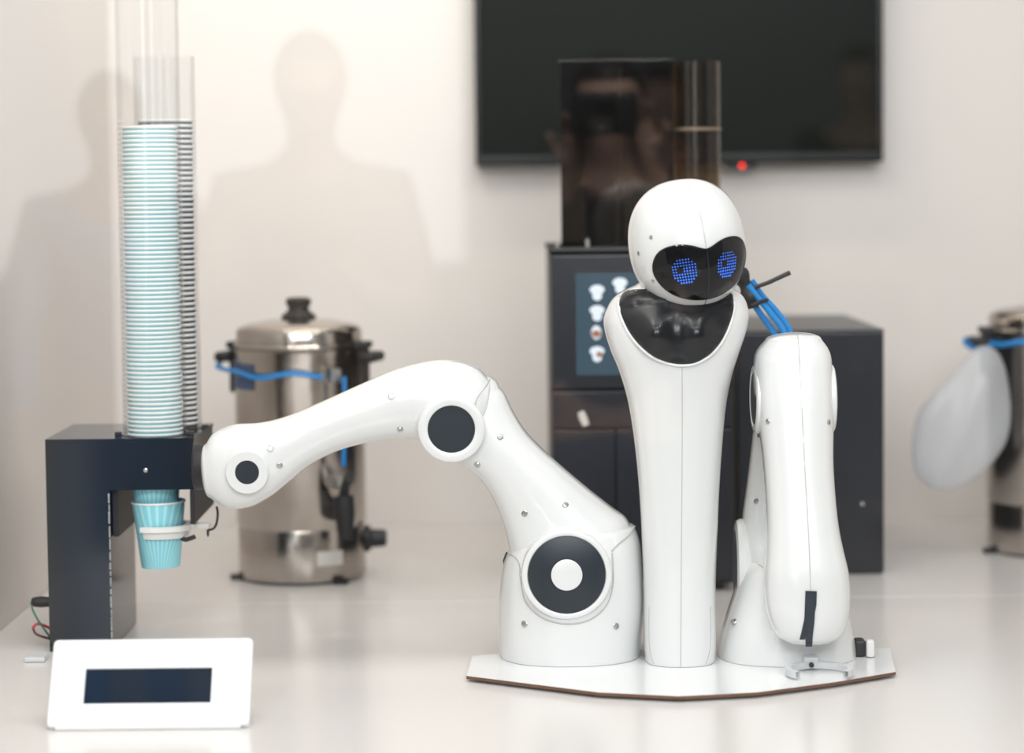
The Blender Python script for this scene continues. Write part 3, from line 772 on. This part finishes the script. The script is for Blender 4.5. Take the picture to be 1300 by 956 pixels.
for th0 in (-24.0, 21.5):
    b = MB(); n_ = 9
    for i in range(n_):
        for j in range(n_):
            x = (i - (n_ - 1) / 2); y = (j - (n_ - 1) / 2)
            if x * x + y * y > 4.5 ** 2: continue
            if -2.2 < x < -.5 and -.5 < y < 1.5: continue          # the dark pupil
            a_ = th0 + x * 2.72
            s_ = 112.5 - y * 3.5; rr = .00098 + .0003 * (-y / 4.5)
            V = [vs(a_ + math.degrees(rr * cos(2 * pi * q / 8) / HA), s_ - rr * sin(2 * pi * q / 8) / k, .0031) for q in range(8)]
            b.add(V, [tuple(range(8))])
    o = mk('led_eye', b.V, b.F, 'led_blue', head, smooth=False); o['label'] = 'round blue dot-matrix eye'
for th_, s_ in ((-54, 66), (-74, 84), (-64, 121), (66, 64)):
    c = vs(th_, s_, 0); nn = (vs(th_, s_, .01) - c).normalized()
    disc('screw', c, [(.0030, -.001), (.0030, .0004), (.002, .0003), (0, .0001)], 'screw_steel', head, nn, 16)

# --- left arm of the picture: base, upper arm, forearm, gripper
Ya = G(727, 846, ZP).y + .090
bp_ = [(648, 694, 806, 668, Ya, .078), (640, 712, 813, 690, Ya, .086), (635, 740, 817, 730, Ya, .092), (633, 775, 818, 770, Ya, .095), (633, 810, 814, 808, Ya, .096), (635, 832, 812, 832, Ya, .095), (640, 845, 808, 845, Ya, .093), (650, 860, 798, 860, Ya, .086)]
bs = sections(bp_, 6)
base = mk('base_shell', *loft(bs, 72, 2.3, cap0=.012, zmin=ZP + .0005), 'robot_white', rb)
up_ = [(548, 512, 634, 492, Ya, .040), (548, 545, 641, 500, Ya, .048), (560, 572, 652, 523, Ya, .052), (586, 590, 668, 548, Ya, .054), (606, 604, 690, 571, Ya, .055), (622, 626, 716, 594, Ya, .057), (635, 654, 748, 621, Ya, .060), (643, 680, 776, 643, Ya, .064), (648, 705, 797, 660, Ya, .068), (656, 735, 805, 690, Ya, .070), (672, 765, 798, 730, Ya, .066)]
us = sections(up_, 6)
upper = mk('upper_arm', *loft(us, 64, 2.5, cap0=.030, cap1=.02), 'robot_white', rb)
Yw = Ya - .004
fp = [(262, 563, 268, 632, Yw - .012, .034), (273, 548, 290, 645, Yw - .012, .042), (297, 539, 318, 643, Yw - .012, .046), (326, 537, 345, 629, Yw - .010, .047), (352, 532, 368, 611, Yw - .008, .045), (380, 522, 394, 590, Yw - .008, .043), (415, 507, 427, 573, Yw - .006, .042), (455, 489, 465, 562, Yw - .005, .044), (497, 471, 508, 556, Yw - .004, .048), (532, 461, 538, 560, Yw - .004, .052), (560, 457, 562, 578, Yw - .003, .055), (586, 459, 586, 582, Yw - .003, .055), (607, 467, 606, 566, Yw - .003, .050), (621, 481, 613, 545, Yw - .003, .042)]
fs = sections(fp, 6)
fore = mk('forearm', *loft(fs, 64, 2.45, cap0=.010, cap1=.006), 'robot_white', rb)
def joint(px, py, yf, rr, rd, par, white=0, ring='robot_trim'):
    """a raised ring with a black disc let into it; yf: y of the ring's face"""
    c = P(px, py, yf); kk = mpx(yf); R_, D_ = rr * kk, rd * kk
    o = disc('joint_ring', c, [(R_ * .99, -.05), (R_, -.004), (R_ * .985, -.0012), (R_ * .95, 0), (D_ * 1.05, 0), (D_ * 1.015, -.0008), (D_ * 1.0, -.003), (0, -.003)], 'robot_white', par)
    disc('joint_disc', c, [(D_ * .995, -.004), (D_ * .995, -.0015), (D_ * .98, -.001), (0, -.001)], 'disc_black', par)
    if white: disc('joint_button', c, [(white * kk, -.002), (white * kk, .0008), (white * kk * .93, .0014), (0, .0014)], 'robot_white', par)
yj = front_y(us, P(719, 728, Ya - .07), 2.5)
joint(719.5, 730, min(yj or 9, Ya - .095) - .004, 58, 50, base, 20)
joint(573, 545, Yw - .068, 43, 30, fore)
joint(313.5, 600, Yw - .064, 28, 15, fore)
for px, py in ((497, 503), (508, 545), (343, 569), (355, 591)): screw_on(fs, px, py, Yw - .05, fore, 2.45)
for px, py in ((635, 555), (606, 590), (666, 652), (718, 641)): screw_on(us, px, py, Ya - .05, upper, 2.5)
for px, py in ((666, 792), (782, 795)): screw_on(bs, px, py, Ya - .09, base, 2.3, .005)
line_on(fs, [(622, 482), (614, 494), (605, 507), (603, 520)], Yw, .0009, fore, ex=2.45)
line_on(bs, [(806, 668), (798, 680), (786, 690), (776, 700)], Ya, .0012, base, ex=2.3)
line_on(bs, [(646, 703), (655, 708), (660, 718), (661, 735), (668, 765), (690, 785), (719, 792), (748, 787), (770, 768), (778, 740), (777, 702)], Ya, .0012, base, ex=2.3)
mk('gap_shade', *tube([P(645, 701, Ya), P(644, 712, Ya), P(642, 724, Ya)], [.003, .0065, .003], 12), 'disc_black', base)  # dark tube standing in for the shaded gap between base and arm
# gripper
Yg = Yc
gz = zat(215, 673, Yg) + .0065
cc = P(205, 673, Yg); RG = .0372
V = []; F = []
prof = [(RG, -.004), (RG + .013, -.004), (RG + .013, .004), (RG, .004), (RG, -.004)]
gr = mk('gripper', *lathe([(RG + .001, -.004), (RG + .012, -.004), (RG + .012, .0035), (RG + .001, .0035), (RG + .001, -.004)], 48, (cc.x, cc.y, gz), 'Z', radians(-122), radians(122)), 'gripper_white', rb)
gr['label'] = 'off-white ring gripper'
x1 = xat(267, 670, Yg)
mk('gripper_arm', *boxg(cc.x + RG + .006, x1, Yg - .016, Yg + .012, gz - .0032, gz + .0042, .0015), 'gripper_white', gr)
mk('lower_lip', *lathe([(RG - .001, -.015), (RG + .004, -.015), (RG + .006, -.005), (RG - .0005, -.005), (RG - .001, -.015)], 48, (cc.x, cc.y, gz), 'Z', radians(-122), radians(122)), 'gripper_white', gr)
w = [P(248, 681, Yg - .014), P(243, 683, Yg - .016), P(236, 685, Yg - .02), P(230, 683, Yg - .02)]
mk('gripper_cable', *tube(spline3(w, 4), [.0035] * 13, 8), 'rubber', gr)
w = [P(275, 643, Yg - .03), P(276.5, 652, Yg - .03), P(275, 664, Yg - .026), P(271, 671, Yg - .02), P(264, 673, Yg - .014)]
mk('wrist_hook', *tube(spline3(w, 5), .0018, 8), 'rubber', gr)
c = P(264, 678, Yg - .014)
mk('hook_pin', *tube([c + Vector((0, 0, .006)), c, c - Vector((0, 0, .004))], [.002, .002, .0008], 8), 'rubber', gr)
w0 = P(262, 600, Yw); mk('wrist_flange', *lathe([(.030, -.004), (.033, .0), (.033, .014), (.024, .020), (0, .020)], 40, (xat(250, 598, Yw + .02), Yw + .02, w0.z + .006), 'X'), 'matte_black', fore)

# --- right arm of the picture, folded towards the camera
Yq = G(1000, 846, ZP).y + .085
qb = [(950, 709, 1040, 706, Yq, .056), (941, 722, 1060, 722, Yq, .072), (932, 752, 1070, 752, Yq, .080), (921, 785, 1078, 785, Yq, .088), (914, 812, 1084, 812, Yq, .092), (911, 835, 1086, 835, Yq, .092), (914, 846, 1084, 846, Yq, .090), (925, 860, 1074, 860, Yq, .082)]
qs = sections(qb, 6)
base2 = mk('base_shell', *loft(qs, 72, 2.35, cap0=.012, zmin=ZP + .0005), 'robot_white', rb)
Yu_ = Yq + .045
ua = [(958, 470, 1050, 470, Yu_ - .02, .042), (959, 520, 1052, 520, Yu_ - .01, .048), (955, 560, 1054, 560, Yu_, .050), (949, 610, 1056, 610, Yu_, .052), (943, 655, 1058, 655, Yu_ - .01, .056), (942, 690, 1060, 690, Yu_ - .03, .062), (948, 730, 1056, 730, Yu_ - .04, .064)]
uas = sections(ua, 6)
upper2 = mk('upper_arm', *loft(uas, 56, 2.5, cap0=.03, cap1=.02), 'robot_white', rb)
# side cover of the shoulder joint, seen edge on
cjs = P(938, 720, Yu_ - .03)
disc('joint_ring', P(937, 716, Yq + .035), [(.062, -.02), (.066, -.004), (.063, .002), (.055, .0045), (0, .0045)], 'robot_trim', base2, (-1, .03, .0))
disc('joint_disc', P(933, 716, Yq + .035), [(.050, -.001), (.049, .0008), (0, .0008)], 'disc_black', base2, (-1, .03, 0))
Ye = Yq - .030
fa = [(972, 432, 1042, 430, Ye, .040), (959, 450, 1053, 448, Ye - .004, .052), (957, 480, 1056, 478, Ye - .010, .056), (959, 510, 1057, 508, Ye - .018, .056), (964, 545, 1057, 543, Ye - .028, .053), (969, 590, 1057, 588, Ye - .040, .050), (972, 635, 1060, 633, Ye - .050, .050), (973, 670, 1064, 668, Ye - .058, .051), (972, 700, 1070, 698, Ye - .064, .053), (970, 725, 1076, 724, Ye - .068, .055), (970, 750, 1078, 749, Ye - .070, .055), (973, 775, 1077, 774, Ye - .072, .054), (979, 795, 1073, 794, Ye - .072, .050), (986, 806, 1066, 805, Ye - .072, .044), (997, 812, 1056, 811, Ye - .072, .036)]
fas = sections(fa, 6)
fore2 = mk('forearm', *loft(fas, 64, 2.7, cap0=.010, cap1=.004), 'robot_white', rb)
line_on(fas, [(1012, 424), (1014, 440), (1018, 520), (1022, 600), (1027, 690), (1029, 752)], Ye - .05, .00055, fore2, ex=2.7)
for px, s in ((958.5, -1), (1056, 1)):
    c = P(px, 506, Ye + .0); ax = (s, -.02, 0)
    disc('joint_ring', c, [(.046, -.018), (.049, -.003), (.048, .001), (.045, .0028), (.040, .003), (.0385, .0015), (0, .0015)], 'robot_trim', fore2, ax)
    disc('joint_disc', c, [(.036, .0005), (.036, .0022), (0, .0022)], 'disc_black', fore2, ax)
for px, py in ((975, 535), (1052, 536)): screw_on(fas, px, py, Ye - .05, fore2, 2.7, .004)
for px, py in ((960, 636), (964, 553)): screw_on(uas, px, py, Yu_ - .05, upper2, 2.5, .004)
for px, py in ((932, 789), (1073, 788)): screw_on(qs, px, py, Yq - .06, base2, 2.35, .005)
line_on(qs, [(938, 722), (948, 714), (962, 716), (975, 726)], Yq, .0008, base2, ex=2.35)
# black tape strips over the folded hand
def fsur(px, py, off):
    y = None; p = P(px, py, Ye - .1)
    for _ in range(4):
        y2 = front_y(fas, p, 2.7)
        if y2 is None: break
        y = y2; p = P(px, py, y)
    if y is None: y = Ye - .118
    if py > 790: y = min(y, Ye - .112)
    return P(px, py, y - off)
for ol, of_, lb in (([(1023, 752), (1036, 752), (1035, 770), (1034, 790), (1032, 806), (1031, 821), (1022.5, 821), (1022.5, 806), (1023, 780)], .0026, 1), ([(1022.5, 750), (1037, 750.5), (1036.5, 768), (1033, 786), (1024, 800), (1022, 812), (1015, 812), (1018, 800), (1021, 786)], .0014, 0)):
    ol2 = []
    for i in range(len(ol)):
        a_, b_ = ol[i], ol[(i + 1) % len(ol)]
        for q in range(3): ol2.append((a_[0] + (b_[0] - a_[0]) * q / 3, a_[1] + (b_[1] - a_[1]) * q / 3))
    mk('tape_strip', *patch(ol2, fsur, 4, of_, -of_ + .0006), 'navy_tape', fore2)
# its gripper, resting low in front
Yg2 = Ye - .125
c = P(1040, 838, Yg2)
gz2 = ZP + .008
RG2 = .0385
g2 = mk('gripper', *lathe([(RG2, -.005), (RG2 + .008, -.005), (RG2 + .008, .004), (RG2, .004), (RG2, -.005)], 48, (c.x, c.y, gz2), 'Z', radians(-40), radians(220)), 'frosted', rb); g2['label'] = 'whitish ring gripper of the folded arm'
mk('gripper_arm', *boxg(c.x - .016, c.x + .004, c.y + RG2 + .002, c.y + RG2 + .05, gz2 - .003, gz2 + .010, .002), 'frosted', g2)
cs = P(1034, 836.5, Yg2 - .0)
mk('hook_pin', *lathe([(.0035, 0), (.0035, .004), (0, .005)], 12, (cs.x, c.y + RG2 - .002, gz2 + .001), 'Y'), 'rubber', g2)

# ------------------------------------------------------------------ plug and clamp on the plate, right of the robot
c = G(1090, 833, ZP)
tag(mk('power_plug', *boxg(c.x - .006, c.x + .010, c.y - .01, c.y + .02, ZP + .0005, ZP + .024, .004), 'matte_black', origin=(c.x, c.y, ZP)), 'dark brown plug behind the folded arm on the board', 'plug')
c = G(1100, 832, ZP)
cl = MB(); cl.add(*boxg(c.x - .003, c.x + .009, c.y - .022, c.y - .008, ZP + .0005, ZP + .026, .004))
tag(mk('cable_clamp', cl.V, cl.F, 'gripper_white', origin=(c.x, c.y, ZP)), 'small white clamp beside the dark plug at the plate', 'clamp')

# ------------------------------------------------------------------ bundle of blue hoses behind the robot's shoulder
Yz = Yr + .205
w = [P(936, 344, Yz), P(944, 358, Yz), P(951, 374, Yz), P(957, 390, Yz)]
cbn = thing('hose_bundle', P(975, 424, Yz), 'bundle of blue hoses and black fittings behind the robot shoulder', 'hose')
mk('fitting', *tube(spline3(w, 4), [.012 + .003 * sin(i * .9) for i in range(13)], 14), 'rubber', cbn)
for k_, (xs_, ys_) in enumerate((((950, 962, 980, 996, 1004), (362, 378, 400, 424, 470)), ((946, 958, 972, 986, 990), (372, 388, 408, 430, 470)), ((954, 968, 986, 1002, 1012), (356, 376, 396, 420, 470)))):
    w = [P(x, y, Yz - .01 + .012 * k_) for x, y in zip(xs_, ys_)]
    mk('blue_hose', *tube(spline3(w, 5), .0048, 10), 'cable_blue', cbn)
w = [P(955, 366, Yz), P(975, 359, Yz), P(1003, 346, Yz)]
mk('rod', *tube(w, [.003, .0033, .0036], 10), 'rubber', cbn)
mk('tie', *tube([P(954, 388, Yz - .018), P(963, 384, Yz - .02), P(974, 381, Yz - .01)], .003, 8), 'rubber', cbn)
w = [P(1004, 470, Yz), P(1008, 520, Yz), P(1012, 600, Yz), P(1010, 700, Yz - .0), P(1000, 790, Yz - .02), G(1000, 826, ZP) + Vector((0, 0, .004))]
mk('down_hose', *tube(spline3(w, 5), .008, 10), 'rubber', cbn)

# ------------------------------------------------------------------ the shop window the photograph looks through
q = PN.to_track_quat('Y', 'Z').to_matrix().to_4x4(); Mp = Matrix.Translation(PC) @ q
V, F = boxg(-1.28, 1.62, -.004, .004, -.97, 1.1, 0)
wn = mk('window_1', [Mp @ Vector(v) for v in V], F, 'pane', kind='structure', smooth=False)

# ------------------------------------------------------------------ onlookers outside the window, faintly mirrored in the pane
mat('skin_light', (.56, .36, .28), .5, noise=.1, nscale=30)
mat('skin_tan', (.42, .25, .18), .5, noise=.1, nscale=30)
mat('hair_dark', (.02, .015, .012), .6, bump=.6, nscale=120)
mat('cloth_dark', (.03, .03, .035), .8, bump=.3, nscale=90)
mat('cloth_grey', (.16, .16, .17), .8, bump=.3, nscale=90)
mat('cloth_blue', (.07, .24, .55), .8, bump=.3, nscale=90)
mat('cloth_beige', (.32, .26, .20), .8, bump=.3, nscale=90)
mat('denim_light', (.07, .22, .50), .8, bump=.3, nscale=90)
mat('denim', (.03, .05, .10), .8, bump=.3, nscale=90)
mat('eye_white', (.8, .8, .78), .2, noise=.05)
def skin(name, nodes, edges, m, parent, root=0, sub=2):
    me = bpy.data.meshes.new(name); me.from_pydata([n_[0] for n_ in nodes], edges, []); me.materials.append(MAT[m])
    o = bpy.data.objects.new(name, me); C.objects.link(o); o.parent = parent
    o.modifiers.new('skin', 'SKIN').use_smooth_shade = True
    for i, n_ in enumerate(nodes): me.skin_vertices[0].data[i].radius = n_[1] if isinstance(n_[1], tuple) else (n_[1], n_[1])
    me.skin_vertices[0].data[root].use_root = True
    sb = o.modifiers.new('subdivision', 'SUBSURF'); sb.levels = sub; sb.render_levels = sub
    return o
def person(loc, yaw, hscale, label, top, legs, skinm, arms, hair='hair_dark'):
    """stands on the floor facing +Y. arms: ((elbow, wrist, fingertip direction) left, right)"""
    t = thing('person', (loc[0], loc[1], 0), label, 'person', 'onlookers outside the window'); t.rotation_euler = (0, 0, yaw); t.scale = (hscale,) * 3
    N = [((0, 0, .95), (.13, .10)), ((0, 0, 1.08), (.125, .09)), ((0, .0, 1.28), (.15, .10)), ((0, -.01, 1.42), (.10, .075)), ((0, 0, 1.50), (.052, .055)),
         ((0, .02, 1.57), (.058, .068)), ((0, .025, 1.64), (.072, .088)), ((0, .015, 1.71), (.060, .072)), ((0, .01, 1.745), (.030, .036))]
    E = [(i, i + 1) for i in range(8)]
    def add(p, r, j): N.append((p, r)); E.append((j, len(N) - 1)); return len(N) - 1
    add((0, .118, 1.615), .013, 6); add((.080, .01, 1.63), .014, 6); add((-.080, .01, 1.63), .014, 6)
    sl = []
    for sx, (el, wr, fd) in zip((-1, 1), arms):
        a = add((sx * .17, -.01, 1.40), .062, 3); b = add(el, .043, a); c = add(wr, .028, b)
        sl.append(((sx * .17, -.01, 1.40), el, wr))
        fd = Vector(fd).normalized(); w_ = Vector(wr); side = fd.cross(Vector((0, 1, .2))); side = side.normalized() if side.length > .1 else Vector((1, 0, 0))
        pm = add(tuple(w_ + fd * .05), (.036, .020), c); curl = Vector((0, .35, -.1))
        for k_, (o_, l_) in enumerate(((-.030, .062), (-.010, .074), (.010, .070), (.029, .055))):
            k1 = add(tuple(w_ + fd * .09 + side * o_), .0095, pm); k2 = add(tuple(w_ + fd * (.09 + l_ * .5) + side * o_ * 1.1 + curl * .02), .0085, k1); add(tuple(w_ + fd * (.09 + l_ * .85) + side * o_ * 1.1 + curl * .06), .007, k2)
        k1 = add(tuple(w_ + fd * .045 + side * (-.045 * sx)), .011, pm); add(tuple(w_ + fd * .085 + side * (-.062 * sx) + curl * .03), .009, k1)
    for sx in (-1, 1):
        a = add((sx * .09, 0, .88), .088, 0); b = add((sx * .10, .01, .50), .058, a); c = add((sx * .10, -.01, .09), .040, b); d = add((sx * .105, .10, .035), .036, c); add((sx * .11, .18, .03), .028, d)
    body = skin('body', N, E, skinm, t)
    # shirt with sleeves, trousers, shoes
    n = [((0, 0, .93), (.150, .118)), ((0, 0, 1.08), (.145, .108)), ((0, 0, 1.28), (.168, .118)), ((0, -.01, 1.42), (.115, .088)), ((0, -.004, 1.475), (.064, .066))]; e = [(0, 1), (1, 2), (2, 3), (3, 4)]
    for a, el, wr in sl:
        i = len(n); n += [(a, .074), (el, .055), (tuple(Vector(el).lerp(Vector(wr), .88)), .038)]; e += [(3, i), (i, i + 1), (i + 1, i + 2)]
    skin('shirt', n, e, top, t)
    n = [((0, 0, .96), (.142, .112)), ((0, 0, .90), (.140, .112))]; e = [(0, 1)]
    for sx in (-1, 1):
        i = len(n); n += [((sx * .092, 0, .82), .100), ((sx * .10, .01, .50), .070), ((sx * .10, -.01, .10), .056)]; e += [(1, i), (i, i + 1), (i + 1, i + 2)]
    skin('trousers', n, e, legs, t)
    for sx in (-1, 1): skin('shoe', [((sx * .10, -.05, .045), .045), ((sx * .105, .05, .045), .045), ((sx * .112, .19, .035), .036)], [(0, 1), (1, 2)], 'cloth_dark', t)
    # hair cap and eyes, set on the head
    V = []; F = []; nn = 24
    for j in range(9):
        th = j / 8 * radians(100)
        for i in range(nn):
            ph = 2 * pi * i / nn; lift = .35 if sin(ph) > .3 else 0
            th2 = th * (1 - lift)
            V.append((.082 * sin(th2) * cos(ph), .004 + .100 * sin(th2) * sin(ph), 1.655 + .106 * cos(th2)))
    for j in range(8):
        for i in range(nn): F.append((j * nn + i, j * nn + (i + 1) % nn, (j + 1) * nn + (i + 1) % nn, (j + 1) * nn + i))
    me = bpy.data.meshes.new('hair'); me.from_pydata(V, [], F); me.materials.append(MAT[hair]); me.polygons.foreach_set('use_smooth', [True] * len(F))
    h = bpy.data.objects.new('hair', me); C.objects.link(h); h.parent = t
    for sx in (-1, 1):
        V, F = lathe([(0, -.010), (.007, -.007), (.010, 0), (.007, .007), (0, .010)], 14, (sx * .030, .098, 1.645))
        me = bpy.data.meshes.new('eye'); me.from_pydata(V, [], F); me.materials.append(MAT['eye_white']); h = bpy.data.objects.new('eye', me); C.objects.link(h); h.parent = t
    return t
down = (((-.24, -.02, 1.13), (-.25, .06, .88), (0, .1, -1)), ((.24, -.02, 1.13), (.25, .06, .88), (0, .1, -1)))
shoot = (((-.24, .10, 1.20), (-.075, .19, 1.50), (.2, .3, 1)), ((.24, .10, 1.20), (.085, .19, 1.52), (-.2, .3, 1)))
phone = (((-.23, .06, 1.14), (-.06, .27, 1.24), (.3, .4, 1)), ((.23, .06, 1.14), (.08, .27, 1.22), (-.3, .4, 1)))
person((.0, -.36), 0, 1.0, 'photographer in dark clothes with raised hands, mirrored in front of the television', 'cloth_dark', 'denim', 'skin_light', shoot)
pc = thing('camera_body', (0, -.09, 1.575), 'black photo camera held up by the photographer outside', 'camera')
mk('housing', *boxg(-.070, .070, -.135, -.075, 1.585, 1.675, .010, 3), 'rubber', pc)
mk('lens', *lathe([(.036, 0), (.038, -.004), (.038, -.045), (.034, -.050), (.030, -.046), (0, -.040)], 32, (0, -.075, 1.628), 'Y'), 'rubber', pc)
for (px, py, Yv, yaw, hs, lab, tp_, lg, sk, ar) in (
    (395, 160, 5.5, -.15, 1.03, 'onlooker in beige top holding both hands up, mirrored on the wall left of the television', 'cloth_beige', 'denim', 'skin_tan', phone),
    (140, 170, 5.9, -.35, .98, 'onlooker in blue top mirrored in the cup dispenser at the far left', 'cloth_blue', 'denim_light', 'skin_tan', down),
    (838, 150, 8.0, .05, .97, 'onlooker in grey top standing behind the photographer', 'cloth_grey', 'denim', 'skin_light', down),
    (1090, 150, 8.6, .15, 1.0, 'onlooker in dark top mirrored at the right edge of the television', 'cloth_dark', 'cloth_grey', 'skin_light', down)):
    v = mirror(P(px, py, Yv)); person((v.x, v.y), yaw, hs, lab, tp_, lg, sk, ar)
